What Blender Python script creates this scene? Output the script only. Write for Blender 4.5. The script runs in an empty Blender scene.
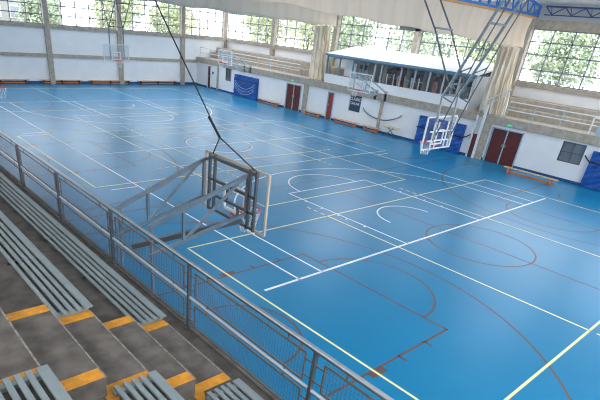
import bpy, math, random
from mathutils import Vector, Matrix
random.seed(7)
S = bpy.context.scene
C = S.collection
PI = math.pi

# ---------------------------------------------------------------- camera
head, pitch, roll = 0.754345877, -0.527906375, 0.104579685
f = Vector((math.sin(head)*math.cos(pitch), math.cos(head)*math.cos(pitch), math.sin(pitch)))
r0 = Vector((math.cos(head), -math.sin(head), 0)); u0 = r0.cross(f)
r = r0*math.cos(roll) + u0*math.sin(roll); u = r.cross(f)
cd = bpy.data.cameras.new('camera'); cam = bpy.data.objects.new('camera', cd); C.objects.link(cam)
M = Matrix((r, u, -f)).transposed().to_4x4(); M.translation = Vector((-8.768, -7.911, 5.891))
cam.matrix_world = M
cd.sensor_width = 36; cd.lens = 483.232*36/600
cd.shift_x = (300-260.378)/600; cd.shift_y = (306.235-200)/600
cd.clip_start = 0.05; cd.clip_end = 400
S.camera = cam
S.cycles.filter_width = 1.1
S.view_settings.view_transform = 'Standard'; S.view_settings.look = 'None'
S.view_settings.exposure = 0.0; S.view_settings.gamma = 1.0; S.view_settings.use_curve_mapping = False

# ---------------------------------------------------------------- sky and added fill lights
w = bpy.data.worlds.new('sky'); S.world = w; w.use_nodes = True
nt = w.node_tree; bg = nt.nodes['Background']
geo = nt.nodes.new('ShaderNodeNewGeometry'); sep = nt.nodes.new('ShaderNodeSeparateXYZ')
cr = nt.nodes.new('ShaderNodeValToRGB')
cr.color_ramp.elements[0].position = 0.45; cr.color_ramp.elements[0].color = (.75, .78, .8, 1)
cr.color_ramp.elements[1].position = 0.75; cr.color_ramp.elements[1].color = (.86, .93, 1, 1)
mr = nt.nodes.new('ShaderNodeMapRange'); mr.inputs[1].default_value = -1; mr.inputs[2].default_value = 1
tc = nt.nodes.new('ShaderNodeTexCoord')
nt.links.new(tc.outputs['Generated'], sep.inputs[0]); nt.links.new(sep.outputs[2], mr.inputs[0])
nt.links.new(mr.outputs[0], cr.inputs[0]); nt.links.new(cr.outputs[0], bg.inputs[0])
bg.inputs[1].default_value = 7.0

def area(name, loc, size, energy, direction, col=(1, .98, .95), portal=False):
    l = bpy.data.lights.new(name, 'AREA'); l.shape = 'RECTANGLE'; l.size, l.size_y = size; l.energy = energy; l.color = col
    o = bpy.data.objects.new(name, l); C.objects.link(o); o.location = loc
    o.rotation_euler = Vector(direction).to_track_quat('-Z', 'Y').to_euler()
    if portal: l.cycles.is_portal = True
    return o
# added out-of-view fill lights along the windowless front wall and grandstand wall
area('window_light_front', (6, -13.7, 7.6), (28, 2.6), 2150, (0, 1, .22), (.96, .98, 1))
area('window_light_stand', (-12.7, 12, 7.9), (44, 1.8), 800, (1, 0, -.15), (.96, .98, 1))
for x_, y_, p_ in ((19, 15, 330), (19, 27, 330), (9, 14, 130), (9, 29, 330), (19, 1, 150)):  # extra overhead fill lights added under the closed roof, which has no skylights
    area('skylight_lamp', (x_, y_, 8.6 if x_ > 12 else 9.4), (6, 3), p_, (0, 0, -1), (.97, .98, 1))

# ---------------------------------------------------------------- materials
def mat(name, col, rough=.6, metal=0, noise=0, nscale=5, spec=.5, bump=0, col2=None, emit=None):
    m = bpy.data.materials.new(name); m.use_nodes = True
    n = m.node_tree; b = n.nodes['Principled BSDF']
    b.inputs['Roughness'].default_value = rough; b.inputs['Metallic'].default_value = metal
    b.inputs['Specular IOR Level'].default_value = spec
    b.inputs['Base Color'].default_value = (*col, 1)
    if noise or col2:
        t = n.nodes.new('ShaderNodeTexNoise'); t.inputs['Scale'].default_value = nscale; t.inputs['Detail'].default_value = 6
        c = n.nodes.new('ShaderNodeValToRGB'); g = n.nodes.new('ShaderNodeTexCoord')
        n.links.new(g.outputs['Object'], t.inputs['Vector'])
        a = col; z = col2 or tuple(v*(1-noise) for v in col)
        c.color_ramp.elements[0].position = .35; c.color_ramp.elements[1].position = .65
        c.color_ramp.elements[0].color = (*z, 1); c.color_ramp.elements[1].color = (*a, 1)
        n.links.new(t.outputs['Fac'], c.inputs[0]); n.links.new(c.outputs[0], b.inputs['Base Color'])
        if bump:
            bn = n.nodes.new('ShaderNodeBump'); bn.inputs['Strength'].default_value = bump; bn.inputs['Distance'].default_value = .02
            n.links.new(t.outputs['Fac'], bn.inputs['Height']); n.links.new(bn.outputs[0], b.inputs['Normal'])
    if emit:
        b.inputs['Emission Color'].default_value = (*emit[0], 1); b.inputs['Emission Strength'].default_value = emit[1]
    return m
K = {}
K['floor'] = mat('blue_sport_floor', (.005, .225, .445), .31, noise=.06, nscale=.6, spec=.4)
K['lwhite'] = mat('white_line', (.95, .97, 1.0), .4)
K['lyellow'] = mat('yellow_line', (.95, .88, .42), .4)
K['lbrown'] = mat('brown_line', (.15, .085, .075), .4)
K['wall'] = mat('white_painted_wall', (.87, .87, .88), .8, noise=.04, nscale=1.5)
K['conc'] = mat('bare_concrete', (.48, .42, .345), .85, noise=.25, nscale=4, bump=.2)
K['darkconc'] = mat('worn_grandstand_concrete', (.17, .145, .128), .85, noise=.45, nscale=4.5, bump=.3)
K['wornedge'] = mat('worn_pale_concrete_edge', (.34, .31, .275), .8, noise=.5, nscale=20)  # pale colour that paints in the highlight along the step edges
K['tape'] = mat('orange_edge_paint', (.80, .33, .03), .6, noise=.25, nscale=12)
K['skirt'] = mat('dark_blue_skirting', (.02, .08, .22), .5)
K['ceil'] = mat('white_roof_sheet', (.9, .91, .9), .7)
K['navysteel'] = mat('navy_painted_steel', (.015, .07, .22), .4)
K['bluesteel'] = mat('blue_painted_steel', (.03, .19, .58), .4)
K['steel'] = mat('galvanised_steel', (.42, .44, .46), .3, metal=.85, noise=.15, nscale=9)
K['darksteel'] = mat('dark_grey_steel', (.15, .16, .17), .4, metal=.5)
K['framesteel'] = mat('brownish_frame_steel', (.26, .22, .19), .4, metal=.5)
K['brightrail'] = mat('polished_rail_steel', (.62, .62, .64), .38, metal=.8)
K['wire'] = mat('wire_mesh', (.16, .13, .13), .5, metal=.3)
K['slat'] = mat('grey_slat', (.26, .30, .31), .45, noise=.12, nscale=6)
K['white'] = mat('white_paint', (.8, .8, .8), .45)
K['cream'] = mat('cream_frame_paint', (.55, .47, .38), .5)
K['red'] = mat('orange_red_rim', (.75, .06, .02), .4)
K['net'] = mat('white_net_cord', (.8, .8, .8), .8)
K['orange'] = mat('orange_lacquered_wood', (.75, .20, .04), .45)
K['beech'] = mat('pale_beech_wood', (.70, .52, .28), .5, noise=.15, nscale=8)
K['black'] = mat('black_rubber', (.02, .02, .02), .6)
K['maroon'] = mat('maroon_door_paint', (.13, .022, .02), .5, noise=.2, nscale=5)
K['redoor'] = mat('brick_red_door_paint', (.33, .045, .025), .5)
K['boothblue'] = mat('steel_blue_booth_frame', (.14, .27, .38), .45)
K['pbl'] = mat('pale_blue_frame', (.35, .50, .60), .45)
K['mat'] = mat('blue_vinyl_mat', (.012, .10, .42), .4, noise=.3, nscale=3, bump=.3)
def cloth(name, col, thru, stripes=None):
    m = bpy.data.materials.new(name); m.use_nodes = True; n = m.node_tree; b = n.nodes['Principled BSDF']
    b.inputs['Base Color'].default_value = (*col, 1); b.inputs['Roughness'].default_value = .9; b.inputs['Specular IOR Level'].default_value = .1
    t = n.nodes.new('ShaderNodeBsdfTranslucent'); t.inputs[0].default_value = (*col, 1)
    mx = n.nodes.new('ShaderNodeMixShader'); mx.inputs[0].default_value = thru
    n.links.new(b.outputs[0], mx.inputs[1]); n.links.new(t.outputs[0], mx.inputs[2]); n.links.new(mx.outputs[0], n.nodes['Material Output'].inputs[0])
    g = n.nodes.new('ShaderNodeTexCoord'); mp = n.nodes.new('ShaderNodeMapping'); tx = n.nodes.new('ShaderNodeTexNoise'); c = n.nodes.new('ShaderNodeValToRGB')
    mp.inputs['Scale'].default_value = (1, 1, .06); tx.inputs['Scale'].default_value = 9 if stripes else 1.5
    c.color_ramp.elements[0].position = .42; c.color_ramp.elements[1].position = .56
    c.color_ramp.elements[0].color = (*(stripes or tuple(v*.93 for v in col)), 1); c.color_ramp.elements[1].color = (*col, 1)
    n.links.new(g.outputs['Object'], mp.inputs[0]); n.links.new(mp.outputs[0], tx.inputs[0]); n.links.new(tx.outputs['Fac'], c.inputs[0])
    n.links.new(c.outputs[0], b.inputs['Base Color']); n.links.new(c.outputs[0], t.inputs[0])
    return m
K['curtain'] = cloth('cream_curtain_cloth', (.88, .80, .70), .3)
K['curtain2'] = cloth('tan_curtain_cloth', (.86, .74, .62), .3)
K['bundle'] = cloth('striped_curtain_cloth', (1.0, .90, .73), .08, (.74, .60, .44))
K['poster'] = mat('navy_poster', (.025, .055, .10), .5)
K['green'] = mat('exit_green', (.02, .40, .15), .5, emit=((.02, .6, .25), .6))
K['signblue'] = mat('sign_blue', (.02, .06, .45), .5)
K['tanwall'] = mat('terracotta_render', (.30, .10, .07), .8, noise=.2, nscale=.7)
K['leaf'] = mat('leaf_green', (.46, .52, .36), .7, col2=(.27, .33, .21), nscale=2)
K['leaf2'] = mat('yellow_green_leaf', (.58, .60, .38), .7, col2=(.36, .41, .25), nscale=2)
K['bark'] = mat('bark', (.12, .08, .05), .9)
K['ground'] = mat('pale_paving', (.3, .3, .28), .9)
K['winframe'] = mat('grey_window_frame', (.24, .26, .29), .5)
K['whiteframe'] = mat('white_window_frame', (.72, .74, .76), .5)
K['panel'] = mat('grey_panel', (.5, .52, .53), .6)
K['gymdark'] = mat('dark_gym_machine', (.03, .035, .04), .4)
K['tanrod'] = mat('orange_winding_tube', (.60, .32, .12), .5)

def glass(name, tint=(1, 1, 1), refl=.07, milk=0.0):
    m = bpy.data.materials.new(name); m.use_nodes = True; n = m.node_tree; n.nodes.clear()
    o = n.nodes.new('ShaderNodeOutputMaterial'); mx = n.nodes.new('ShaderNodeMixShader')
    t = n.nodes.new('ShaderNodeBsdfTransparent'); t.inputs[0].default_value = (*tint, 1)
    g = n.nodes.new('ShaderNodeBsdfGlossy'); g.inputs['Roughness'].default_value = .05
    mx.inputs[0].default_value = refl
    n.links.new(t.outputs[0], mx.inputs[1]); n.links.new(g.outputs[0], mx.inputs[2])
    last = mx
    if milk:
        d = n.nodes.new('ShaderNodeBsdfDiffuse'); d.inputs[0].default_value = (.85, .87, .88, 1)
        m2 = n.nodes.new('ShaderNodeMixShader'); m2.inputs[0].default_value = milk
        n.links.new(mx.outputs[0], m2.inputs[1]); n.links.new(d.outputs[0], m2.inputs[2]); last = m2
    n.links.new(last.outputs[0], o.inputs[0]); return m
K['glass'] = glass('window_glass', (.97, .99, 1), .05)
K['acrylic'] = glass('clear_acrylic', (.95, .97, .98), .05, .02)
K['milky'] = glass('whitish_acrylic', (.95, .97, .98), .06, .14)

# ---------------------------------------------------------------- mesh helpers
WORLD = {}
class MB:
    def __init__(s): s.v = []; s.f = []; s.m = []; s.cur = 0
    def box(s, a, b):
        x0, y0, z0 = a; x1, y1, z1 = b; i = len(s.v)
        s.v += [(x0,y0,z0),(x1,y0,z0),(x1,y1,z0),(x0,y1,z0),(x0,y0,z1),(x1,y0,z1),(x1,y1,z1),(x0,y1,z1)]
        for q in ((0,3,2,1),(4,5,6,7),(0,1,5,4),(1,2,6,5),(2,3,7,6),(3,0,4,7)):
            s.f.append([i+k for k in q]); s.m.append(s.cur)
        return s
    def poly(s, pts):
        i = len(s.v); s.v += [tuple(p) for p in pts]; s.f.append(list(range(i, i+len(pts)))); s.m.append(s.cur); return s
    def prism(s, pts, vec):
        n = len(pts); i = len(s.v); vec = Vector(vec)
        s.v += [tuple(p) for p in pts] + [tuple(Vector(p)+vec) for p in pts]
        s.f.append([i+k for k in range(n)][::-1]); s.f.append([i+n+k for k in range(n)]); s.m += [s.cur]*2
        for k in range(n):
            s.f.append([i+k, i+(k+1) % n, i+n+(k+1) % n, i+n+k]); s.m.append(s.cur)
        return s
    def tube(s, pts, rad, n=8, closed=False, sq=False):
        pts = [Vector(p) for p in pts]; L = len(pts); i0 = len(s.v)
        for k, p in enumerate(pts):
            if closed: t = pts[(k+1) % L]-pts[k-1]
            else: t = pts[min(k+1, L-1)]-pts[max(k-1, 0)]
            t.normalize()
            ref = Vector((0, 0, 1)) if abs(t.z) < .95 else Vector((0, 1, 0))
            a = t.cross(ref).normalized(); b = a.cross(t)
            for j in range(n):
                an = 2*PI*(j+(.5 if sq else 0))/n
                q = p + a*math.cos(an)*rad + b*math.sin(an)*rad
                s.v.append(tuple(q))
        R = L if closed else L-1
        for k in range(R):
            for j in range(n):
                A = i0+k*n+j; B = i0+k*n+(j+1) % n; Cc = i0+((k+1) % L)*n+(j+1) % n; D = i0+((k+1) % L)*n+j
                s.f.append([A, B, Cc, D]); s.m.append(s.cur)
        if not closed:
            s.f.append([i0+j for j in range(n)][::-1]); s.f.append([i0+(L-1)*n+j for j in range(n)]); s.m += [s.cur]*2
        return s
    def bar(s, a, b, wd): return s.tube([a, b], wd*.7071, 4, sq=True)
    def build(s, name, material, parent=None, world=True, smooth=False, bevel=0):
        me = bpy.data.meshes.new(name)
        vs = s.v
        if parent is not None and world and parent in WORLD:
            inv = WORLD[parent].inverted(); vs = [tuple(inv @ Vector(v)) for v in vs]
        me.from_pydata(vs, [], s.f)
        mats = material if isinstance(material, (list, tuple)) else [material]
        for m in mats: me.materials.append(K[m] if isinstance(m, str) else m)
        if len(mats) > 1:
            for p, k in zip(me.polygons, s.m): p.material_index = k
        if smooth:
            for p in me.polygons: p.use_smooth = True
        me.update()
        o = bpy.data.objects.new(name, me); C.objects.link(o)
        if parent is not None:
            o.parent = parent; WORLD[o] = WORLD.get(parent, Matrix())
        if bevel:
            b = o.modifiers.new('bevel', 'BEVEL'); b.width = bevel; b.segments = 2; b.limit_method = 'ANGLE'
        return o
def tag(o, label=None, cat=None, group=None, kind=None):
    if label: o['label'] = label
    if cat: o['category'] = cat
    if group: o['group'] = group
    if kind: o['kind'] = kind
    return o
def empty(name, loc=(0, 0, 0), rz=0, **kw):
    o = bpy.data.objects.new(name, None); C.objects.link(o); o.location = loc; o.rotation_euler = (0, 0, rz)
    o.empty_display_size = .2
    WORLD[o] = Matrix.Translation(loc) @ Matrix.Rotation(rz, 4, 'Z')
    return tag(o, **kw)
def kids(o): return [c for c in bpy.data.objects if c.parent == o]
def copy_tree(o, parent=None, loc=None, rz=None):
    c = o.copy(); C.objects.link(c)
    if parent is not None: c.parent = parent
    if loc is not None: c.location = loc
    if rz is not None: c.rotation_euler = (0, 0, rz)
    for ch in kids(o): copy_tree(ch, c)
    return c
def B(a, b): return MB().box(a, b)
def struct(name, mb, m, label, cat, parent=None, **k):
    o = mb.build(name, m, parent, **k)
    return tag(o, label, cat, kind='structure')

XB, XR, XU, YB, YF = -5.2, 21.0, 24.5, 36.5, -14.0     # stand front, right wall, gallery wall, back wall, front wall

# ================================================================ floor with its painted court lines
fl = MB(); fl.box((-13, YF-.3, -.2), (XU, YB+.3, 0))
Z = [0]
def strip(x0, y0, x1, y1, wd, k, z):
    fl.cur = k; d = Vector((x1-x0, y1-y0, 0)).normalized(); n = Vector((-d.y, d.x, 0))*wd/2; d = d*wd/2
    a = Vector((x0, y0, z))-d; b = Vector((x1, y1, z))+d
    fl.poly([a-n, b-n, b+n, a+n])
def arc(cx, cy, rr, a0, a1, wd, k, z, n=48):
    fl.cur = k
    for i in range(n):
        p = a0+(a1-a0)*i/n; q = a0+(a1-a0)*(i+1)/n
        P = lambda an, R: (cx+math.cos(an)*R, cy+math.sin(an)*R, z)
        fl.poly([P(p, rr-wd/2), P(p, rr+wd/2), P(q, rr+wd/2), P(q, rr-wd/2)] if a1 < a0 else [P(p, rr+wd/2), P(q, rr+wd/2), P(q, rr-wd/2), P(p, rr-wd/2)])
WL = .062
def L3(x0, y0, x1, y1, wd=WL): strip(x0, y0, x1, y1, wd, 3, .0015)
def L2(x0, y0, x1, y1, wd=WL): strip(x0, y0, x1, y1, wd, 2, .0025)
def L1(x0, y0, x1, y1, wd=WL): strip(x0, y0, x1, y1, wd, 1, .0035)
# brown: three basketball courts across the hall
for yc in (-1.3, 14.15, 29.6):
    for sx in (1, -1):
        ex = 7.5-sx*12; ft = ex+sx*5.8; hx = ex+sx*1.575
        L3(ex, yc-2.45, ft, yc-2.45); L3(ex, yc+2.45, ft, yc+2.45); L3(ft, yc-2.45, ft, yc+2.45)
        L3(ex, yc-7.4, ex, yc+7.4)
        aa = math.asin(6.65/6.75)
        arc(ft, yc, 1.8, -PI/2 if sx > 0 else PI/2, PI/2 if sx > 0 else 3*PI/2, WL, 3, .0015)
        arc(hx, yc, 6.7, (-PI/2 if sx > 0 else PI/2), (PI/2 if sx > 0 else 3*PI/2), WL, 3, .0015)
        arc(hx, yc, 1.25, (-PI/2 if sx > 0 else PI/2), (PI/2 if sx > 0 else 3*PI/2), WL, 3, .0015, 20)
        L3(ex, yc-6.7, hx, yc-6.7); L3(ex, yc+6.7, hx, yc+6.7)
        for s in (1, -1):
            strip(ex+sx*2.85, yc+s*2.55, ex+sx*3.15, yc+s*2.55, .16, 3, .0015)
            for q in (3.86, 4.85): L3(ex+sx*q, yc+s*2.45, ex+sx*q, yc+s*2.62)
    L3(7.5, yc-7.4, 7.5, yc+7.4)
    arc(7.5, yc, 1.8, 0, 2*PI, WL, 3, .0015)
for y in (6.7, 21.8, -8.9): L3(-4.5, y, 19.5, y)
# yellow: three cross volleyball courts and one lengthways
def dashes(x, y, dx, dy):
    for k in range(3):
        a = .2+k*.35; L2(x+dx*a, y+dy*a, x+dx*(a+.13), y+dy*(a+.13))
for y0 in (-5.85, 9.5, 24.85):
    y1 = y0+9 if y0 != 9.5 else 18.5
    L2(-1.53, y0, 16.5, y0); L2(-1.53, y1, 16.5, y1); L2(-1.53, y0, -1.53, y1); L2(16.5, y0, 16.5, y1)
    for x in (4.53, 10.5):
        L2(x, y0, x, y1); dashes(x, y1, 0, 1); dashes(x, y0, 0, -1)
L2(3.05, 5, 12.05, 5); L2(3.05, 23, 12.05, 23); L2(3.05, 5, 3.05, 23); L2(12.05, 5, 12.05, 23)
for y in (10.95, 17): L2(3.05, y, 12.05, y); dashes(3.05, y, -1, 0); dashes(12.05, y, 1, 0)
# white: the main basketball court
for (x0, y0, x1, y1) in ((0, 0, 0, 28), (15, 0, 15, 28), (0, 28, 15, 28), (0, 14, 15, 14)): L1(x0, y0, x1, y1)
L1(-1.2, 0, 16.2, 0, .085)
for y in (9, 19): L1(-1.1, y, -.1, y); L1(15.1, y, 16, y)
arc(7.5, 14, 1.8, 0, 2*PI, WL, 1, .0035)
for yb, s in ((0, 1), (28, -1)):
    for x in (5.05, 9.95): L1(x, yb, x, yb+s*5.8)
    L1(5.05, yb+s*5.8, 9.95, yb+s*5.8)
    arc(7.5, yb+s*5.8, 1.8, 0, s*PI, WL, 1, .0035)
    th = math.acos(6.6/6.75); arc(7.5, yb+s*1.575, 6.75, s*th, s*(PI-th), WL, 1, .0035, 64)
    for x in (.9, 14.1): L1(x, yb, x, yb+s*2.99)
    arc(7.5, yb+s*1.575, 1.25, 0, s*PI, WL, 1, .0035, 24)
    for x, q in ((5.05, -1), (9.95, 1)):
        for d in (1.75, 2.6, 3.0, 3.85, 4.7): L1(x, yb+s*d, x+q*.12, yb+s*d)
tag(fl.build('floor', ['floor', 'lwhite', 'lyellow', 'lbrown']), 'blue sports hall floor painted with white, yellow and brown court lines', 'floor', kind='structure')

# ================================================================ walls, columns, beams
struct('wall_back', B((-13, YB, 0), (XU+.3, YB+.3, 4.1)), 'wall', 'white lower back wall below the long window band', 'wall')
struct('wall_left', B((-13.3, YF, 0), (-13, YB, 9)), 'wall', 'white wall behind the grandstand', 'wall')
struct('wall_front', B((-13.3, YF-.3, 0), (XU+.3, YF, 9.5)), 'wall', 'white wall at the camera end of the hall', 'wall')
niche = [(-.6, 1.0), (.55, 1.75)]
wr = MB()
def wallseg(y0, y1, z0, z1, x0=XR, x1=XR+.35): wr.box((x0, y0, z0), (x1, y1, z1))
openings = sorted([(.55, 1.72, .95, 1.97), (3.8, 5.65, 0, 1.93), (18.1, 18.75, 0, 1.93), (21.63, 23.38, 0, 1.92), (30.85, 31.75, 1.0, 2.05), (34.02, 34.6, 0, 1.95)])
y = YF
for (a, b, z0, z1) in openings:
    wallseg(y, a, 0, 2.05)
    if z0 > 0: wallseg(a, b, 0, z0)
    if z1 < 2.05: wallseg(a, b, z1, 2.05)
    y = b
wallseg(y, YB, 0, 2.05)
tag(wr.build('wall_right', 'wall'), 'white wall with doors under the spectator gallery', 'wall', kind='structure')
struct('wall_gallery', B((XU, YF, 0), (XU+.3, YB+.3, 4.0)), 'wall', 'white wall behind the gallery, below the high windows', 'wall')
struct('trim_1', B((XR-.08, YF, 2.05), (XR+.35, YB, 2.5)), 'conc', 'bare concrete beam along the gallery edge above the doors', 'beam')
struct('trim_2', MB().box((-13, YB-.1, 1.98), (XR, YB, 2.22)).box((-13, YB-.12, 4.02), (XU, YB+.3, 4.27)), 'conc', 'two horizontal concrete bands across the white back wall', 'beam')
struct('trim_3', MB().box((XU-.14, YF, 4.0), (XU+.3, YB, 4.25)), 'conc', 'concrete sill band under the high gallery windows', 'beam')
struct('trim_4', MB().box((XU-.1, YF, 7.05), (XU+.3, YB, 7.5)).box((-13, YB-.05, 7.3), (XU+.3, YB+.3, 7.8)), 'conc', 'concrete lintel band above the high windows', 'beam')
struct('trim_5', MB().box((XU, YF, 7.5), (XU+.3, YB, 9.2)).box((-13, YB, 7.8), (XU+.3, YB+.3, 10.5)), 'panel', 'grey upper wall band between lintel and roof', 'wall')
struct('baseboard_back', B((-13, YB-.04, 0), (XR, YB, .2)), 'skirt', 'dark blue skirting at the foot of the back wall', 'skirting')
bb = MB(); y = YF
for (a, b, z0, z1) in openings:
    if z0 > 0: continue
    bb.box((XR-.04, y, 0), (XR, a, .14)); y = b
bb.box((XR-.04, y, 0), (XR, YB, .14))
struct('baseboard_right', bb, 'skirt', 'dark blue skirting at the foot of the gallery wall', 'skirting')
# recess backs behind the door openings
struct('wall_recess', MB().box((XR+.36, 0, 0), (XR+.4, 35.5, 2.04)), 'black', 'dark room side behind the doors', 'wall')
BCOL = (.45, 6.78, 12.9, 19.3)
for x in BCOL:
    struct('column', B((x-.2, YB-.22, 0), (x+.2, YB+.02, 7.6)), 'conc', 'concrete column dividing the back wall', 'column')
UCOL = (36.6, 29.3, 21.9, 14.35, 6.9, -.6, -8)
for y in UCOL:
    struct('column', B((XU-.3, y-.2, 2.5), (XU+.02, y+.2, 8.0)), 'conc', 'concrete column between the high gallery windows', 'column')
for y, wd in ((32.87, .1), (21.1, .22), (13.68, .11), (6.05, .28)):
    struct('column', B((XR-.1, y-wd, 0), (XR+.02, y+wd, 2.05)), 'conc', 'concrete pilaster in the gallery wall', 'column')
# roof: white sheet rising from the gallery side
rf = MB()
zt = lambda x: 8.25+(XU+.3-x)*.12 if x > 6 else 8.25+(XU-5.7)*.12
rf.prism([(-13.3, YF-.3, 9.6), (6, YF-.3, zt(6.01)), (XU+.5, YF-.3, 8.25), (XU+.5, YF-.3, 8.45), (6, YF-.3, zt(6.01)+.2), (-13.3, YF-.3, 9.8)], (0, YB-YF+.8, 0))
struct('ceiling', rf, 'ceil', 'white sheet roof sloping up from the gallery side', 'ceiling')
rb = MB()
for x in (22.6, 20.8, 19.0, 17.2, 15.4, 12, 9): rb.box((x-.04, YF, zt(x)-.12), (x+.04, YB, zt(x)-.03))
struct('trim_6', rb, 'steel', 'thin purlins running under the white roof', 'roof beam')

# gallery floor with concrete seating steps
gf = MB()
for (a, b) in ((YF, 7.5), (19.45, YB)):
    gf.box((XR+.35, a, 2.2), (XU, b, 2.5)); gf.box((22.5, a, 2.5), (XU, b, 2.95)); gf.box((23.3, a, 2.95), (XU, b, 3.4))
gf.box((XR+.35, 7.5, 2.2), (XU, 19.45, 2.5))
struct('gallery_steps', gf, 'conc', 'bare concrete gallery floor with seating steps', 'steps')

# ---------------------------------------------------------------- high windows
wn = [0]
ORD = ['first', 'second', 'third', 'fourth', 'fifth', 'sixth', 'seventh', 'eighth']
WLAB = ['high barred window bay in the back wall, %s from the left' % ORD[k] for k in range(5)]
WLAB += ['high barred window above the gallery, %s bay from the far corner' % ORD[k] for k in range(8)]
def window(x0, y0, x1, y1, z0, z1, zs, n, frame='winframe', wd=.07):
    """frame + one glazing pane in the vertical plane from (x0,y0) to (x1,y1)"""
    wn[0] += 1
    a = Vector((x0, y0, 0)); b = Vector((x1, y1, 0)); d = (b-a)
    e = tag(empty('window_%d' % wn[0], ((x0+x1)/2, (y0+y1)/2, z0)), WLAB[wn[0]-1], 'window', kind='structure')
    m = MB()
    for k in range(n+1):
        p = a+d*k/n; m.bar((p.x, p.y, z0), (p.x, p.y, z1), wd)
    for z in zs: m.bar((a.x, a.y, z), (b.x, b.y, z), wd)
    m.build('window_frame', frame, e)
    g = MB(); g.poly([(a.x, a.y, z0), (b.x, b.y, z0), (b.x, b.y, z1), (a.x, a.y, z1)]).build('pane', 'glass', e)
    nrm = Vector((-d.y, d.x, 0)).normalized()
    c = (a+b)/2; inward = Vector((6, 12, 0))-c
    if nrm.dot(inward) < 0: nrm = -nrm
    area('daylight_portal', (c.x-nrm.x*.03, c.y-nrm.y*.03, (z0+z1)/2), (d.length, z1-z0), 1, nrm, portal=True)
    return e
for a, b in zip([-6]+list(BCOL), list(BCOL)+[24.2]):
    window(a+.2, YB+.1, b-.2, YB+.1, 4.27, 7.3, (4.3, 4.95, 5.6, 6.3, 7.0, 7.28), 5)
uy = list(UCOL)
for a, b in zip(uy[1:], uy[:-1]):
    window(XU+.1, a+.2, XU+.1, b-.2, 4.25, 7.05, (4.28, 4.95, 5.75, 6.4, 7.03), 6)
for a in (YF+.2,): window(XU+.1, a, XU+.1, -8.2, 4.25, 7.05, (4.28, 4.95, 5.75, 6.4, 7.03), 4)

# ---------------------------------------------------------------- steel roof trusses
def cross_truss(y, lab):
    e = tag(empty('roof_truss', (8, y, 7.6)), lab, 'truss', group=None)
    ch = MB(); x0, x1 = -12.9, 24.1
    topz = lambda x: zt(x)-.16 if x > 6 else min(zt(6.01), 8.25+(XU-5.7)*.12)-.16
    def tz(x): return zt(x)-.2 if x > 6 else 10.2-(6-x)*.045
    ch.bar((x0, y, 7.62), (x1, y, 7.68), .11); ch.bar((x1, y, 7.6), (x1, y, tz(x1)), .11)
    ch.bar((x1, y, tz(x1)), (6, y, tz(6.01)), .11)
    ch.build('chord', 'bluesteel', e)
    z = MB(); n = 20; st = (x1-6)/n
    for k in range(n):
        xa = x1-k*st; xb = x1-(k+1)*st; xm = (xa+xb)/2
        z.bar((xa, y, tz(xa)), (xm, y, 7.65), .06); z.bar((xm, y, 7.65), (xb, y, tz(xb)), .06)
    z.build('web_bar', 'bluesteel', e)
    return e
for y, lab in ((6.55, 'blue steel roof truss above the tan raised curtain'), (21.95, 'blue steel roof truss above the cream raised curtain')):
    cross_truss(y, lab)
e = tag(empty('wall_truss', (XU-.2, -3, 7.8)), 'dark blue zigzag lattice beam along the top of the gallery wall', 'truss')
m = MB(); m.bar((XU-.22, YF, 8.16), (XU-.22, 6.3, 8.16), .08); m.bar((XU-.22, YF, 7.75), (XU-.22, 6.3, 7.75), .05); m.build('chord', 'navysteel', e)
m = MB(); y = 6.3
while y > YF+1.1:
    m.bar((XU-.22, y, 8.14), (XU-.22, y-.42, 7.77), .045); m.bar((XU-.22, y-.42, 7.77), (XU-.22, y-1.05, 8.14), .045); m.bar((XU-.22, y-.42, 7.77), (XU-.22, y-.3, 8.14), .03)
    y -= 1.05
m.build('web_bar', 'navysteel', e)
e = tag(empty('roof_brace', (17, 1, 8)), 'bright blue diagonal roof tube in the top right corner', 'roof tube')
MB().bar((15.7, 1.4, 8.15), (18.6, .2, 7.75), .12).bar((18.6, .2, 7.75), (22, -1, 7.9), .12).build('tube', 'bluesteel', e)

# ---------------------------------------------------------------- raised divider curtains
def curtain(y, x0, x1, zfun, ztop, matn, lab, fold, name='divider_curtain'):
    m = MB(); nx, nz = 150, 14; th = .03
    def P(i, j, side):
        u_ = i/nx; v_ = j/nz; x = x0+(x1-x0)*u_; zb = zfun(x); z = zb+(ztop-zb)*v_
        yy = y+fold*(math.sin(x*3.1+math.sin(x*.7)*2)*.6+math.sin(x*7.3+v_*2)*.3)*(1-.6*v_)+.10*math.sin(v_*PI*1.0)
        sag = .04*math.sin(x*1.7)*(1-v_)
        return (x, yy+side*th, z+sag)
    for side in (0, 1):
        base = len(m.v)
        for i in range(nx+1):
            for j in range(nz+1): m.v.append(P(i, j, side))
        for i in range(nx):
            for j in range(nz):
                q = [base+i*(nz+1)+j, base+(i+1)*(nz+1)+j, base+(i+1)*(nz+1)+j+1, base+i*(nz+1)+j+1]
                m.f.append(q if side == 0 else q[::-1]); m.m.append(0)
    for i in range(nx):
        k = (nx+1)*(nz+1); m.f.append([i*(nz+1), k+i*(nz+1), k+(i+1)*(nz+1), (i+1)*(nz+1)]); m.m.append(0)
    e = tag(empty(name, ((x0+x1)/2, y, ztop)), lab, 'curtain')
    m.build('cloth', matn, e, smooth=True)
    return e
c1 = curtain(21.7, -12.5, 24.0, lambda x: 6.55-(x+5)*.0135, 9.3, 'curtain', 'cream divider curtain raised under the roof, the farther of two', .07)
c2 = curtain(6.4, -12.5, 23.3, lambda x: 6.6-max(0, x)*.026, 7.52, 'curtain2', 'tan divider curtain raised below the blue truss, the nearer of two', .05)
MB().tube([(-12.5, 6.4, 7.54), (23.5, 6.4, 7.54)], .06, 10).build('winding_tube', 'tanrod', c2)
m = MB()
for x in (7.55,): m.tube([(x, 6.33, 6.42), (x, 6.33, 8.3)], .012, 6)
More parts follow.
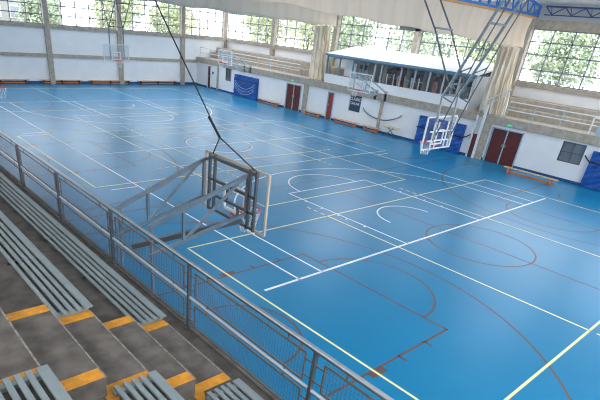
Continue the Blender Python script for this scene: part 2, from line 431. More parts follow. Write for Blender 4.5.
m.build('lifting_cord', 'white', c2)
MB().tube([(13.3, 21.6, 6.3), (13.3, 21.6, 7.2)], .03, 6).build('lifting_cord', 'white', c1)
def bundle(cx, cy, z0, z1, rx, ry, lab, lean):
    e = tag(empty('gathered_curtain', (cx, cy, z0)), lab, 'curtain')
    m = MB(); n = 140; nz = 18
    for j in range(nz+1):
        v_ = j/nz; z = z0+(z1-z0)*v_
        k = 1+.10*math.sin(v_*5+1)-.12*v_
        for i in range(n):
            a = 2*PI*i/n; rr = 1+.3*math.sin(a*12+math.sin(v_*4)*1.2)+.05*math.sin(a*31+v_*3)
            m.v.append((cx+rx*k*rr*math.cos(a), cy+ry*k*rr*math.sin(a)+lean*v_, z))
    for j in range(nz):
        for i in range(n):
            m.f.append([j*n+i, j*n+(i+1) % n, (j+1)*n+(i+1) % n, (j+1)*n+i]); m.m.append(0)
    m.f.append([nz*n+i for i in range(n)]); m.m.append(0)
    m.build('cloth', 'bundle', e, smooth=True)
    return e
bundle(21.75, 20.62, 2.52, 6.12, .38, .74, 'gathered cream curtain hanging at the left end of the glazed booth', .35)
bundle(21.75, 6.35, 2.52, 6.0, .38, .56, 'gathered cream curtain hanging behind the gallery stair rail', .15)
# guide strips beside the near double door
e = tag(empty('curtain_guide', (20.92, 6.55, 0)), 'pale vertical guide channel with a dark red slot beside the column', 'guide rail')
MB().box((20.84, 6.22, 0), (20.92, 6.36, 3.0)).box((20.84, 6.66, 0), (20.92, 6.74, 2.4)).build('channel', 'white', e)
MB().box((20.86, 6.38, .05), (20.95, 6.64, 1.35)).build('slot_panel', 'maroon', e)
MB().box((20.86, 6.38, 1.35), (20.95, 6.64, 2.3)).build('grey_slot_panel', 'panel', e)

# ================================================================ doors
def door(n, y0, y1, z1, leaves, lab, col, frame='pbl'):
    e = tag(empty('door_%d' % n, (XR, (y0+y1)/2, 0)), lab, 'door', kind='structure')
    t = .06
    MB().box((XR-.05, y0, 0), (XR+.12, y0+t, z1)).box((XR-.05, y1-t, 0), (XR+.12, y1, z1)).box((XR-.05, y0, z1-t), (XR+.12, y1, z1)).build('door_frame', frame, e)
    yw = (y1-y0-2*t)/leaves
    for k in range(leaves):
        a = y0+t+k*yw
        g = .02 if leaves > 1 else .0
        lf = MB().box((XR+.02, a+g, .01), (XR+.07, a+yw-g, z1-t)).build('door_leaf', col, e)
        MB().box((XR-.015, a+(.08 if k else yw-.12), .95), (XR+.02, a+(.12 if k else yw-.08), 1.1)).build('handle', 'steel', lf)
    if leaves > 1:
        MB().box((XR-.02, (y0+y1)/2-.03, .01), (XR+.09, (y0+y1)/2+.03, z1-t)).build('meeting_stile', frame, e)
    return e
door(1, 34.02, 34.6, 1.95, 1, 'narrow maroon door in the far corner', 'maroon', 'white')
door(2, 21.63, 23.38, 1.92, 2, 'maroon double door left of the glazed booth', 'maroon', 'panel')
door(3, 18.1, 18.75, 1.93, 1, 'narrow brick red door with pale blue frame', 'redoor')
door(4, 3.8, 5.65, 1.93, 2, 'large maroon double door with pale blue frame near the leaning bench', 'maroon')
def wallwin(n, y0, y1, z0, z1, lab):
    e = tag(empty('window_%d' % n, (XR, (y0+y1)/2, z0)), lab, 'window', kind='structure')
    m = MB(); t = .05
    m.box((XR+.06, y0, z0), (XR+.14, y0+t, z1)).box((XR+.06, y1-t, z0), (XR+.14, y1, z1)).box((XR+.06, y0, z0), (XR+.14, y1, z0+t)).box((XR+.06, y0, z1-t), (XR+.14, y1, z1))
    m.box((XR+.07, y0, (z0+z1)/2-.02), (XR+.13, y1, (z0+z1)/2+.02)).box((XR+.07, (y0+y1)/2-.015, z0), (XR+.13, (y0+y1)/2+.015, z1))
    m.build('window_frame', 'darksteel', e)
    MB().poly([(XR+.12, y0, z0), (XR+.12, y1, z0), (XR+.12, y1, z1), (XR+.12, y0, z1)]).build('pane', 'glass', e)
    MB().box((XR+.2, y0, z0), (XR+.22, y1, z1)).build('blind', 'winframe', e)
wallwin(21, 30.85, 31.75, 1.0, 2.05, 'small dark window in the gallery wall by the far blue mat')
wallwin(22, .55, 1.72, .95, 1.97, 'small dark barred window above the right-hand bench')
# exit signs, disc sign
for y in (4.72, 22.65):
    s = MB().box((XR-.12, y-.14, 2.1), (XR-.08, y+.14, 2.22)).build('exit_sign', 'green')
    tag(s, 'green exit sign over the %s maroon double door' % ('near' if y < 10 else 'far'), 'exit sign')
    MB().box((XR-.125, y-.09, 2.14), (XR-.12, y-.02, 2.18)).build('arrow_mark', 'white', s); MB().box((XR-.125, y+.03, 2.13), (XR-.12, y+.08, 2.19)).build('door_mark', 'white', s)
s = MB().box((XR-.12, 4.05, 2.12), (XR-.08, 4.3, 2.2)).build('emergency_lamp', 'pbl'); tag(s, 'small pale emergency lamp on the beam above the near double door', 'lamp')
s = MB().tube([(XR-.012, 33.73, 1.38), (XR, 33.73, 1.38)], .13, 20).build('round_sign', 'signblue'); tag(s, 'round blue sign between the corner door and the pilaster', 'sign')
# dark notice with white lettering
s = MB().box((XR-.03, 15.55, .98), (XR, 16.6, 2.03)).build('notice_board', 'poster'); tag(s, 'navy notice with white lettering on the wall under the booth', 'notice')
MB().box((XR-.035, 16.52, .98), (XR-.005, 16.62, 2.03)).build('side_frame', 'panel', s)
def text(body, loc, size, m, parent, rot):
    c = bpy.data.curves.new('lettering', 'FONT'); c.body = body; c.size = size; c.extrude = .003; c.align_x = 'CENTER'
    t = bpy.data.objects.new('lettering', c); C.objects.link(t); bpy.context.view_layer.update()
    dg = bpy.context.evaluated_depsgraph_get(); me = bpy.data.meshes.new_from_object(t.evaluated_get(dg))
    bpy.data.objects.remove(t); me.materials.clear(); me.materials.append(K[m])
    o = bpy.data.objects.new('lettering', me); C.objects.link(o); o.parent = parent; o.location = loc; o.rotation_euler = rot
    return o
text('CLASSIC', (XR-.036, 16.05, 1.70), .27, 'white', s, (PI/2, 0, -PI/2))
text('ONLINE', (XR-.036, 16.05, 1.42), .23, 'white', s, (PI/2, 0, -PI/2))

# hanging dark hose
m = MB(); pts = [(XR-.06, 15.24, 1.36), (XR-.06, 15.05, 1.2), (XR-.06, 14.75, 1.06), (XR-.06, 14.35, .94), (XR-.06, 13.9, .87), (XR-.06, 13.4, .86), (XR-.06, 12.95, .93), (XR-.06, 12.5, 1.07), (XR-.06, 12.15, 1.24), (XR-.06, 11.9, 1.42)]
tag(m.tube(pts, .035, 8).build('hanging_strap', 'darksteel', smooth=True), 'dark strap drooping in a curve across the white wall', 'strap')

# ================================================================ wall mats
def gym_mat(y0, y1, h, lab, folds):
    e = tag(empty('crash_mat', (XR-.2, (y0+y1)/2, 0)), lab, 'mat')
    m = MB(); ny, nz = 30, 16
    for j in range(nz+1):
        for i in range(ny+1):
            yy = y0+(y1-y0)*i/ny; z = .03+h*j/nz; uu = abs(i/ny-.5)*2
            d = .018*math.sin(z*folds+uu*uu*5)+.012*math.sin(z*21+i)
            m.v.append((XR-.22-d, yy, z))
    for j in range(nz):
        for i in range(ny): a = j*(ny+1)+i; m.f.append([a+1, a, a+ny+1, a+ny+2]); m.m.append(0)
    m.box((XR-.2, y0, .03), (XR-.03, y1, .03+h))
    m.build('mat_body', 'mat', e, smooth=False)
    return e
g = gym_mat(26.9, 30.1, 1.72, 'blue mat leaning on the far end of the gallery wall', 7)
m = MB()
for k in range(3):
    for s in (0,):
        pts = [(XR-.255, 27.2+i*2.7/16, 1.25-k*.22-.55*math.sin(PI*i/16)**.7) for i in range(17)]
        m.tube(pts, .022, 6)
m.build('pale_cord', 'pbl', g)
MB().box((XR-.26, 26.88, 1.33), (XR-.02, 30.12, 1.38)).build('strap', 'black', g)
g = gym_mat(7.25, 10.45, 1.68, 'blue mat against the wall behind the hanging goal', 9)
MB().box((XR-.27, 7.2, .98), (XR-.02, 10.5, 1.04)).build('strap', 'black', g)
MB().tube([(XR-.24, 7.24, 1.01), (XR-.16, 7.0, 1.1), (XR-.12, 6.82, 1.25)], .03, 8).build('strap_end', 'black', g)
g = gym_mat(-3.1, .1, 1.78, 'blue mat at the right edge beside the barred window', 9)
MB().box((XR-.27, -3.12, 1.25), (XR-.02, .12, 1.31)).build('strap', 'black', g)
MB().tube([(XR-.24, .1, 1.28), (XR-.14, .25, 1.35), (XR-.06, .45, 1.5)], .03, 8).build('strap_end', 'black', g)

# ================================================================ gym benches
def gym_bench(L, lab, loc, rz, group, legc='orange'):
    """local x along the length"""
    e = tag(empty('gym_bench', loc, rz), lab, 'bench', group)
    MB().box((-L/2, -.12, .28), (L/2, .12, .32)).build('seat', 'beech', e, world=False, bevel=.008)
    MB().box((-L/2+.2, -.03, .05), (L/2-.2, .03, .13)).build('rail', 'orange', e, world=False)
    n = 3 if L > 3.2 else 2
    for k in range(n):
        x = -L/2+.3+(L-.6)*k/(n-1)
        MB().box((x-.035, -.12, 0), (x+.035, .12, .28)).build('leg', legc, e, world=False)
    return e
for (a, b, lab) in ((.6, 4.95, 'low bench at the left end of the back wall'), (5.75, 9.3, 'low bench against the back wall, second from the left'),
                    (9.8, 13.85, 'low bench against the back wall under the far ceiling hoop'), (14.5, 18.7, 'low bench at the right end of the back wall')):
    gym_bench(b-a, lab, ((a+b)/2, 36.4, 0), 0, 'benches along the back wall', 'maroon')
for (a, b, x, lab) in ((23.6, 26.4, 20.6, 'orange bench between the far blue mat and the double door'), (18.75, 20.75, 20.6, 'orange bench left of the brick red door'),
                    (15.1, 17.6, 20.6, 'orange bench under the navy notice'), (13.15, 14.75, 20.55, 'short orange bench beside the thin pilaster')):
    gym_bench(b-a, lab, (x, (a+b)/2, 0), PI/2, 'orange benches along the gallery wall')
gym_bench(2.9, 'orange bench with cream seat standing out from the wall near the large maroon door', (19.32, 2.16, 0), PI/2-.03, None)
# work table with thin splayed legs
e = tag(empty('side_table', (20.45, 12.2, 0)), 'small wood-topped table with thin crossed legs against the white wall', 'table')
MB().box((20.2, 11.6, .62), (20.7, 12.85, .66)).build('tabletop', 'beech', e, bevel=.01)
for s in (-1, 1):
    for t in (-1, 1):
        MB().tube([(20.45+t*.2, 12.2+s*.5, 0), (20.45-t*.1, 12.2-s*.25, .62)], .018, 6).build('leg', 'darksteel', e)

# ================================================================ basketball boards
def net(m, c, r0_=.225, r1=.13, h=.42):
    n = 12; rows = 4
    for i in range(n):
        for s in (1, -1):
            pts = []
            for j in range(rows+1):
                t = j/rows; rr = r0_+(r1-r0_)*t; a = 2*PI*(i+s*j*.5)/n
                pts.append((c[0]+rr*math.cos(a), c[1]+rr*math.sin(a), c[2]-h*t))
            m.tube(pts, .006, 4)
    return m
def board(e, pane='acrylic', frame='cream', fw=.045):
    """local: board in the YZ plane at x=0, z 0..1.05, facing +x"""
    f_ = MB(); a = .9
    for (p, q) in (((0, -a, 0), (0, a, 0)), ((0, -a, 1.05), (0, a, 1.05)), ((0, -a, 0), (0, -a, 1.05)), ((0, a, 0), (0, a, 1.05))): f_.bar(p, q, fw)
    f_.build('board_frame', frame, e, world=False)
    MB().box((-.008, -a, 0), (.008, a, 1.05)).build('backboard', pane, e, world=False)
    k = MB(); x = .011
    for (p, q) in (((x, -.295, .15), (x, .295, .15)), ((x, -.295, .6), (x, .295, .6)), ((x, -.295, .15), (x, -.295, .6)), ((x, .295, .15), (x, .295, .6))): k.bar(p, q, .045)
    k.build('target_square', 'white', e, world=False)
    rm = MB(); c = (.375, 0, .13); rm.tube([(c[0]+.225*math.cos(2*PI*i/28), .225*math.sin(2*PI*i/28), c[2]) for i in range(28)], .013, 8, closed=True)
    rm.box((.01, -.1, .06), (.17, .1, .135))
    rim = rm.build('rim', 'red', e, world=False, smooth=False)
    n_ = net(MB(), c).build('net', 'net', rim, world=False)
    return e
# side goals on the gallery wall
def wall_goal(x, y, z, lab, xw=XR):
    e = tag(empty('basketball_goal', (x, y, z), PI), lab, 'basketball goal')
    board(e, 'milky', 'white', .05)
    D = xw-x
    for s in (-1, 1):
        m = MB(); m.bar((-.03, s*.55, .95), (-D+.06, s*.4, -.05), .05); m.bar((-.03, s*.45, .15), (-D+.06, s*.4, -.35), .05); m.bar((-.03, s*.5, .55), (-D*.55, s*.45, -.1), .04)
        m.bar((-.04, s*.5, .02), (-.04, s*.5, 1.02), .05)
        m.build('arm', 'pbl' , e, world=False)
    for s in (-1, 1): MB().box((-D, s*.41-.09, -.6), (-D+.08, s*.41+.09, .05)).build('wall_bracket', 'panel', e, world=False)
    return e
wall_goal(18.5, 13.95, 2.62, 'side basketball goal folded out over the thin pilaster')
wall_goal(18.45, 28.5, 2.62, 'side basketball goal over the far blue mat')
e = tag(empty('basketball_goal', (-3.4, 14.35, 2.68), 0), 'basketball goal whose red rim shows at the left edge', 'basketball goal')
board(e, 'acrylic', 'white')
for s in (-1, 1):
    m = MB(); m.bar((-.04, s*.6, .9), (-1.78, s*.6, .25), .06); m.bar((-.04, s*.6, .2), (-1.78, s*.6, -.4), .06); m.bar((-.04, s*.6, .02), (-.04, s*.6, 1.02), .06); m.build('arm', 'steel', e, world=False)

# ---- near goal hinged on the stand, held by cables
e = tag(empty('basketball_goal', (-3.4, -1.2, 2.7), 0), 'large basketball goal on two steel lattice arms in front of the railing', 'basketball goal')
board(e, 'acrylic', 'cream', .038)
bf = MB()
for y in (-.72, -.56, -1.74, -1.9): bf.bar((-3.5, y, 2.72), (-3.5, y, 3.78), .045)
for z in (3.72, 3.32, 3.04, 2.76): bf.bar((-3.5, -.56, z), (-3.5, -1.9, z), .045 if z < 3.7 else .055)
bf.bar((-3.5, -1.12, 3.04), (-3.5, -1.12, 3.32), .035); bf.bar((-3.5, -1.45, 2.76), (-3.5, -1.45, 3.04), .035)
bf.build('back_frame', 'darksteel', e)
for y, sh, dy in ((-.4, .0, .18), (-1.7, .05, .35)):
    m = MB(); P = lambda t, lo: (-3.52-t*1.70, y+dy*t, (2.94 if lo else 3.62)-t*(.57 if lo else .75)+sh)
    m.bar(P(0, 0), P(1, 0), .06); m.bar(P(0, 1), P(1, 1), .055)
    m.bar(P(0, 0), P(0, 1), .05); m.bar(P(.66, 0), P(.66, 1), .045); m.bar(P(0.05, 0), P(.66, 1), .04)
    m.build('lattice_arm', 'steel', e)
    MB().bar(P(0, 0), (-3.5, y-.2 if y > -1 else y-.02, 3.7), .05).bar(P(0, 1), (-3.5, y-.2 if y > -1 else y-.02, 2.9), .05).build('link', 'darksteel', e)
    MB().bar((-5.17, y+dy, 1.35), (-5.17, y+dy, 2.9+sh), .04).build('mounting_post', 'steel', e)
MB().bar((-3.55, -1.65, 2.86), (-5.12, -.55, 2.26), .085).build('cross_brace', 'darksteel', e)
m = MB(); ap = (-3.95, -1.15, 4.4)
ap = (-3.62, -.98, 4.14)
m.tube([(-3.5, -.64, 3.78), ap], .012, 6).tube([(-3.5, -1.84, 3.78), ap], .012, 6).tube([ap, (-3.9, -1.03, 4.5)], .022, 6).tube([ap, (-5.02, -1.2, 6.13), (-6.3, -1.4, 8.6)], .010, 6)
m.build('hoist_cable', 'black', e)

# ---- ceiling goal over the near baseline
e = tag(empty('ceiling_basketball_goal', (7.5, 1.3, 2.65), PI/2), 'white basketball goal hanging from the roof on long steel struts', 'basketball goal')
board(e, 'acrylic', 'white', .045)
m = MB()
for z in (2.95, 3.25): m.bar((6.75, 1.2, z), (8.2, 1.2, z), .04)
for x in (6.95, 7.2, 7.8, 8.05): m.bar((x, 1.2, 2.67), (x, 1.2, 3.55), .04)
m.build('board_grid', 'white', e)
for x in (7.0, 8.0):
    m = MB(); m.tube([(x, 1.18, 2.95), (x, 1.24, 4.35), (x, 1.0, 4.91), (x, .15, 7.0), (x, -.45, 8.5)], .045, 10); m.build('main_strut', 'steel', e)
    m = MB(); m.tube([(x+.02, 1.12, 3.15), (x+.02, .84, 4.22), (x+.02, .3, 6.06), (x+.02, -.55, 8.5)], .022, 8)
    m.bar((x, 1.24, 4.35), (x+.02, .84, 4.22), .03); m.bar((x, .9, 5.1), (x+.02, .52, 5.3), .03)
    m.build('rear_strut', 'darksteel', e)
    m = MB(); m.tube([(x, .95, 4.5), (x, 1.25, 4.9), (x, 2.1, 6.22), (x, 2.75, 7.03), (x, 3.75, 8.45)], .028, 8); m.build('drop_brace', 'darksteel', e)
for y_, z_, w_ in ((2.1, 6.26, .06), (1.95, 6.0, .03), (.35, 6.5, .06), (1.2, 4.4, .05), (1.1, 4.75, .04)):
    MB().bar((6.98, y_, z_), (8.02, y_, z_), w_).build('cross_bar', 'darksteel', e)
# ---- ceiling goal over the far baseline
e = tag(empty('ceiling_basketball_goal', (7.68, 26.3, 2.72), -PI/2), 'far basketball goal hanging from the roof before the back wall', 'basketball goal')
board(e, 'milky', 'white', .05)
for x in (7.3, 8.3):
    m = MB(); m.tube([(x, 26.42, 2.85), (x, 26.45, 4.8), (x, 27.2, 6.2), (x, 28.3, 8.5)], .04, 8); m.build('main_strut', 'darksteel', e)
    m = MB(); m.tube([(x, 26.4, 4.75), (x, 25.3, 6.3), (x, 23.9, 8.4)], .028, 8); m.build('drop_brace', 'darksteel', e)
MB().bar((7.3, 26.45, 4.8), (8.3, 26.45, 4.8), .06).build('cross_bar', 'darksteel', e)
MB().bar((7.3, 25.4, 6.15), (8.3, 25.4, 6.15), .05).build('cross_bar', 'darksteel', e)

# ================================================================ glazed booth on the gallery
e = tag(empty('glazed_booth', (22.7, 13.5, 2.5)), 'long glazed booth with white sloping roof on the gallery', 'booth')
MB().box((XR+.02, 7.6, 2.5), (XR+.12, 19.4, 3.08)).build('parapet_panel', 'wall', e)
MB().prism([(XR-.15, 7.45, 4.36), (XU-.32, 7.45, 4.94), (XU-.32, 7.45, 5.02), (XR-.15, 7.45, 4.44)], (0, 12.0, 0)).build('roof', 'ceil', e)
MB().box((XR-.17, 7.43, 4.30), (XR-.1, 19.47, 4.43)).box((XR+.02, 7.6, 4.22), (XR+.12, 19.4, 4.36)).build('fascia', 'boothblue', e)
py = [19.36, 18.12, 16.85, 15.92, 14.92, 14.35, 12.76, 11.68, 10.61, 9.59, 8.54, 7.64]
for y in py: MB().box((XR+.02, y-.04, 3.08), (XR+.12, y+.04, 4.25)).build('post', 'boothblue' if y > 15 else 'panel', e)
for a, b in zip(py[1:], py[:-1]):
    MB().poly([(XR+.07, a, 3.08), (XR+.07, b, 3.08), (XR+.07, b, 4.25), (XR+.07, a, 4.25)]).build('pane', 'glass', e)
MB().box((XR+.14, 19.40, 2.5), (XU-.32, 19.43, 4.3)).build('end_wall', 'glass', e)
MB().box((XU-.5, 7.6, 2.5), (XU-.46, 19.4, 4.9)).build('inner_wall', 'winframe', e)
MB().box((XR+.15, 7.56, 2.5), (XU-.32, 7.62, 4.35)).build('end_panel', 'panel', e)
MB().box((XU-.58, 14.4, 2.5), (XU-.5, 15.2, 4.5)).build('inner_door', 'redoor', e)
for y_, w_ in ((17.2, .2), (15.5, .25), (13.5, .3), (12.2, .2), (11.2, .3), (10.0, .25), (8.9, .3), (8.0, .2)):
    MB().box((XR+2.2, y_, 2.6), (XR+2.25, y_+w_, 4.4)).build('inner_curtain', 'panel', e)
s = MB().box((XR+.5, 16.95, 3.1), (XR+.56, 18.0, 4.0)).build('whiteboard', 'white')
tag(s, 'white board standing behind the booth glass at its left end', 'whiteboard')
MB().box((XR+.5, 17.0, 2.5), (XR+.55, 17.05, 3.1)).box((XR+.5, 17.9, 2.5), (XR+.55, 17.95, 3.1)).build('stand_leg', 'darksteel', s)
def machine(y, x, lab, acc):
    e = tag(empty('exercise_machine', (x, y, 2.5)), lab, 'exercise machine', 'exercise machines in the booth')
    MB().box((-.6, -.3, 0), (.6, .3, .18)).build('deck', 'gymdark', e, world=False, bevel=.02)
    for s in (-1, 1): MB().bar((-.5, s*.28, .1), (-.6, s*.28, 1.25), .06).build('upright', acc, e, world=False)
    MB().box((-.68, -.3, 1.2), (-.55, .3, 1.5)).build('console', 'gymdark', e, world=False, bevel=.02)
    MB().bar((-.6, -.28, 1.0), (-.1, -.28, .95), .04).bar((-.6, .28, 1.0), (-.1, .28, .95), .04).build('handrail', acc, e, world=False)
spots = [(16.3, 'panel', 'exercise machine behind the second booth window group from the left'), (13.9, 'white', 'exercise machine just right of the red booth door'), (13.0, 'pbl', 'exercise machine in the widest booth window'),
         (11.9, 'white', 'exercise machine behind the right half of the booth'), (10.2, 'orange', 'exercise machine with orange uprights in the booth'), (9.0, 'white', 'exercise machine in the booth next to the orange one'), (8.1, 'panel', 'exercise machine at the right end of the booth')]
for y, acc, lab in spots: machine(y, XR+1.15, lab, acc)
# dark unit at the window band
s = MB().box((XU-.3, 14.0, 6.38), (XU-.12, 15.85, 6.66)).build('dark_vent_box', 'darksteel'); tag(s, 'long dark box at the window top just below the tan curtain', 'vent')
MB().box((XU-.31, 14.05, 6.62), (XU-.12, 15.8, 6.67)).build('top_flange', 'winframe', s)

# ================================================================ gallery railings
def gal_rail(y0, y1, lab, n, z0=2.5, h=.85):
    x = XR+.16
    e = tag(empty('gallery_railing', (x, (y0+y1)/2, z0)), lab, 'railing')
    MB().tube([(x, y0, z0+h), (x, y1, z0+h)], .03, 8).build('top_rail', 'white', e)
    MB().tube([(x, y0, z0+h*.5), (x, y1, z0+h*.5)], .025, 8).build('mid_rail', 'white', e)
    for k in range(n+1):
        y = y0+(y1-y0)*k/n
        MB().tube([(x, y, z0-.25), (x, y, z0+h)], .025, 8).build('post', 'pbl', e)
    return e
gal_rail(22.3, 36.2, 'pale tube railing along the far gallery left of the booth', 8)
gal_rail(-8.0, 5.2, 'pale tube railing along the gallery above the maroon double door', 9)
e = tag(empty('stair_rail', (21.06, 5.9, 2.5)), 'white sloping stair rail rising in front of the gathered curtain', 'railing')
m = MB()
m.tube([(21.06, 6.75, 3.05), (21.06, 5.45, 3.95), (21.06, 5.3, 3.95)], .03, 8); m.build('handrail', 'white', e)
MB().tube([(21.06, 6.75, 2.75), (21.06, 5.45, 3.62)], .025, 8).build('lower_rail', 'white', e)
for y_, z_ in ((6.75, 3.05), (6.1, 3.48), (5.45, 3.95)): MB().tube([(21.06, y_, 2.5), (21.06, y_, z_)], .026, 8).build('post', 'pbl', e)
e = tag(empty('railing_gate', (21.1, .4, 2.4)), 'white framed gate panel in the gallery railing at the right edge', 'gate')
m = MB()
for a, b in (((21.05, .75, 2.25), (21.05, .75, 3.3)), ((21.05, .75, 3.3), (21.05, -.3, 3.3)), ((21.05, .75, 2.3), (21.05, -.3, 2.3)), ((21.05, -.3, 2.25), (21.05, -.3, 3.3))): m.bar(a, b, .06)
m.build('gate_frame', 'white', e); MB().box((21.04, -.25, 2.5), (21.06, .45, 3.0)).build('gate_panel', 'pbl', e)

# ================================================================ grandstand
e = tag(empty('grandstand', (-8, -1, 0)), 'stepped grey concrete grandstand behind the mesh railing', 'grandstand')
Y0, Y1 = YF+.02, 14.0
tiers = [(-5.85, 2.2), (-6.87, 2.68), (-7.88, 3.16), (-8.9, 3.64), (-9.9, 4.12), (-10.9, 4.6)]
m = MB(); pts = [(-5.2, 1.3), (-5.2, 1.78), (-5.85, 1.78)]
for i, (x, z) in enumerate(tiers):
    nx = tiers[i+1][0] if i+1 < len(tiers) else -12.95
    pts += [(x, z), (nx, z)]
pts += [(-12.95, 1.3)]
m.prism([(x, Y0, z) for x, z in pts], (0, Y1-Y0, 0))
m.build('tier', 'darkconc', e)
struct('wall_stand', B((-5.5, Y0, 0), (-5.24, Y1, 1.29)), 'wall', 'white wall below the grandstand walkway', 'wall')
ay0, ay1 = -4.43, -2.87
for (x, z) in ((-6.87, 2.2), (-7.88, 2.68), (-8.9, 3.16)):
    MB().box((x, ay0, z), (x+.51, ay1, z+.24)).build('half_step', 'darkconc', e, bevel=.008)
    for y in (ay0, ay1-.16): MB().box((x, y, z+.24), (x+.505, y+.16, z+.244)).build('edge_tape', 'tape', e)
    MB().box((x+.500, ay0, z+.228), (x+.516, ay1, z+.245)).build('worn_edge', 'wornedge', e)  # thin pale strip standing in for light caught on the edge
for (x, z, nx) in ((-5.85, 2.2, -6.36), (-6.87, 2.68, -7.37), (-7.88, 3.16, -8.39)):
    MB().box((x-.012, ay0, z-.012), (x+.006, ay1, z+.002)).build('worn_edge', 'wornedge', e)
    for y, s in ((ay0, -1), (ay1-.15, 1)):
        m = MB()
        pts = [(x-.005, y, z+.001), (x-.005, y+.15, z+.001), (nx+.03, y+.15, z+.001)]
        if s < 0: pts += [(nx+.0, y+.13, z+.001), (nx-.03, y+.02, z+.001), (nx-.02, y-.12, z+.001), (nx+.06, y-.12, z+.001), (nx+.12, y, z+.001)]
        else: pts += [(nx+.03, y, z+.001)]
        m.prism(pts, (0, 0, .004)); m.build('edge_tape', 'tape', e)
# slatted benches
def slat_bench(x, z, y0, y1, lab):
    e = tag(empty('slatted_bench', (x-.22, (y0+y1)/2, z)), lab, 'bench', None)
    xs = [(-.02, .10), (-.158, .052), (-.245, .052), (-.332, .052), (-.43, .052)]
    for (dx, wd) in xs:
        MB().box((x+.02+dx-wd+.015, y0, z+.045), (x+.02+dx+.015, y1, z+.075)).build('slat', 'slat', e, bevel=.006)
    n = max(1, int((y1-y0)/1.6))
    for k in range(n+1):
        y = y0+.06+(y1-y0-.12)*k/n
        MB().box((x-.47, y-.03, z), (x-.03, y+.03, z+.045)).build('support', 'darksteel' if 0 < k < n else 'slat', e)
    return e
slat_bench(-5.83, 2.2, ay1-.02, 13.9, 'long grey slatted bench nearest the railing, above the aisle')
slat_bench(-6.85, 2.68, ay1-.02, 13.9, 'long grey slatted bench in the second row, above the aisle')
slat_bench(-5.83, 2.2, YF+.3, ay0-.1, 'grey slatted bench below the aisle, closest to the railing')
slat_bench(-6.85, 2.68, YF+.3, ay0+.03, 'grey slatted bench below the aisle, middle of three')
slat_bench(-7.86, 3.16, YF+.3, ay0+.06, 'grey slatted bench in the bottom left corner')

# mesh railing
e = tag(empty('mesh_railing', (-5.3, 0, 1.78)), 'grey steel railing with wire mesh panels in front of the grandstand', 'railing')
X = -5.3; pitch_ = 2.525; posts = [4.9-pitch_*k for k in range(-3, 8)]
MB().tube([(X, posts[-1], 2.87), (X, posts[0], 2.87)], .034, 12).build('top_rail', 'steel', e, smooth=True)
MB().tube([(X+.0, posts[-1], 2.31), (X+.0, posts[0], 2.31)], .024, 10).build('mid_rail', 'brightrail', e, smooth=True)
MB().box((X-.03, posts[-1], 1.79), (X-.015, posts[0], 1.80)).build('bottom_wire', 'darksteel', e)
ylen = pitch_-.30
def panel(y, z0, z1):
    p = empty('mesh_panel'); p.parent = e; p.location = (0, y, 0)
    WORLD[p] = WORLD[e] @ Matrix.Translation((0, y, 0))
    return p
fr = MB(); wm = MB()
def panel_geo(z0, z1):
    fr = MB(); wm = MB(); a, b = .15, .15+ylen
    for p, q in (((0, a, z0), (0, b, z0)), ((0, a, z1), (0, b, z1)), ((0, a, z0), (0, a, z1)), ((0, b, z0), (0, b, z1))): fr.bar(p, q, .02)
    for s in (.45, pitch_-.45):
        up = z1 if z1 > 2.4 else z1
        fr.bar((0, s, z1), (0, s, (2.87 if z1 > 2.4 else 2.31)), .016)
        if z0 > 2.3: fr.bar((0, s, z0), (0, s, 2.31), .016)
    for s, t in ((0, a), (b, pitch_)):
        for z in (z0+.08, z1-.08): fr.bar((0, s, z), (0, t, z), .016)
    y = a
    while y < b: wm.bar((0, y, z0), (0, y, z1), .0027); y += .05
    z = z0+.05
    while z < z1: wm.bar((0, a, z), (0, b, z), .0027); z += .05
    return fr, wm
first = {}
for k in range(len(posts)):
    m = MB(); y = posts[k]
    m.box((X-.035, y-.02, 1.78), (X+.02, y+.02, 2.85)).box((X-.07, y-.05, 1.78), (X+.07, y+.05, 1.79)); m.build('post', 'darksteel', e)
    if k == len(posts)-1: break
    yb = posts[k+1]
    for (z0, z1) in ((2.38, 2.76), (1.86, 2.23)):
        if (z0,) not in first:
            fr, wm = panel_geo(z0, z1)
            o = fr.build('panel_frame', 'framesteel', None); o.parent = e; o.location = (0, yb, -1.78)
            w_ = wm.build('wire_mesh', 'wire', None); w_.parent = o
            first[(z0,)] = (o, w_)
        else:
            o0, w0 = first[(z0,)]
            o = o0.copy(); C.objects.link(o); o.location = (0, yb, -1.78)
            w_ = w0.copy(); C.objects.link(w_); w_.parent = o

# ================================================================ outside, seen through the windows
struct('ground', B((-60, -60, -.5), (110, 120, -.21)), 'ground', 'pale paved ground outside the hall', 'ground')
def tree(x, y, h, rr, matn, lab, seed):
    rnd = random.Random(seed)
    e = tag(empty('tree', (x, y, -.2)), lab, 'tree', 'trees outside the windows')
    MB().tube([(x, y, -.2), (x+.1, y, h*.45), (x, y+.1, h*.8)], .16, 8).build('trunk', 'bark', e)
    m = MB()
    blobs = [(rnd.uniform(-1, 1), rnd.uniform(-1, 1), rnd.uniform(-.7, .9), rnd.uniform(.35, .6)) for _ in range(22)]
    for _ in range(5200):
        b = rnd.choice(blobs); th = rnd.uniform(0, 2*PI); cz = rnd.uniform(-1, 1); s = math.sqrt(1-cz*cz)
        R = b[3]*rr*rnd.uniform(.8, 1.05)
        c = Vector((x+b[0]*rr*.6+R*s*math.cos(th), y+b[1]*rr*.6+R*s*math.sin(th), h*.72+b[2]*h*.28+R*cz*.8))
        a = Vector((rnd.gauss(0, 1), rnd.gauss(0, 1), rnd.gauss(0, 1))).normalized(); t = a.orthogonal().normalized()*.15; q = a.cross(t).normalized()*.10
        m.poly([c-t, c-q, c+t, c+q])
    m.build('foliage', matn, e)
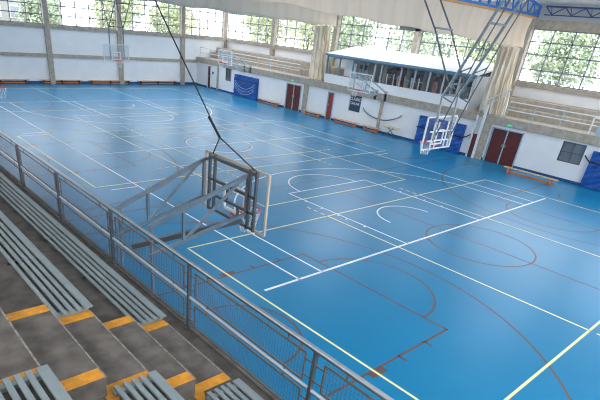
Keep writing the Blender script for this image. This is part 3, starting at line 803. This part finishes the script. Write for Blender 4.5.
ts = [(17.5, 47, 7.8, 3, 'leaf2'), (22.5, 55, 9, 3.2, 'leaf'), (25.5, 47.5, 7.8, 2.9, 'leaf2'), (11, 50, 7, 2.2, 'leaf'),
      (36, 43.5, 8, 3.4, 'leaf2'), (36, 36.5, 8, 3.4, 'leaf2'), (35, 29.5, 8.5, 3.4, 'leaf'), (37, 22.5, 8, 3.5, 'leaf'), (38, 15.5, 8, 3.4, 'leaf2'), (38, 9.4, 8.5, 3.1, 'leaf'), (35, 1.9, 7.6, 3.1, 'leaf2'), (40, -3.4, 8.5, 3.2, 'leaf')]
tl = ['yellow-green tree outside the back window left of the corner', 'dark green tree behind the corner of the back window', 'yellow-green tree outside the far corner of the hall', 'small green tree outside the middle back window',
      'yellow-green tree outside the far end of the gallery windows', 'yellow-green tree outside the gallery window left of the first column', 'dark green tree outside the second gallery window bay', 'green tree seen over the gathered curtain by the booth',
      'yellow-green tree outside the window above the booth roof', 'green tree outside the window right of the near curtain', 'yellow-green tree in the middle of the large right window', 'green tree at the right edge of the large right window']
for k, (t, l) in enumerate(zip(ts, tl)): tree(*t[:4], t[4], l, 10+k)
def house(x0, y0, x1, y1, h, m_, lab, nx, nz, side='y'):
    e = tag(empty('building', ((x0+x1)/2, (y0+y1)/2, -.2)), lab, 'building')
    MB().box((x0, y0, -.2), (x1, y1, h)).build('wall', m_, e)
    MB().prism([(x0-.3, y0-.3, h), (x1+.3, y0-.3, h), ((x0+x1)/2, y0-.3, h+1.2)], (0, y1-y0+.6, 0)).build('roof', 'tanwall', e)
    for i in range(nx):
        for j in range(nz):
            xx = x0+(x1-x0)*(i+.5)/nx; zz = 1.2+j*2.6
            w_ = MB().box((xx-.6, y0-.06, zz), (xx+.6, y0, zz+1.3)).build('window', 'whiteframe', e)
            MB().box((xx-.5, y0-.08, zz+.1), (xx+.5, y0-.05, zz+1.2)).build('pane', 'winframe', w_)
house(-2, 52, 6.8, 60, 9, 'tanwall', 'terracotta building outside the left end of the back window', 4, 3)
house(8.5, 60, 17, 66, 7.5, 'ground', 'pale building outside the middle of the back window', 4, 3)
# outside fence beyond the right-hand window
e = tag(empty('garden_fence', (27, 2, 3.2)), 'pale horizontal rail fence outside the large right window', 'fence')
m = MB()
for z in (4.1, 4.45, 4.75): m.bar((27, -9, z), (27, 9, z), .05)
m.build('rail', 'panel', e)
for k in range(7): MB().bar((27, -9+3*k, -.2), (27, -9+3*k, 4.85), .08).build('post', 'panel', e)
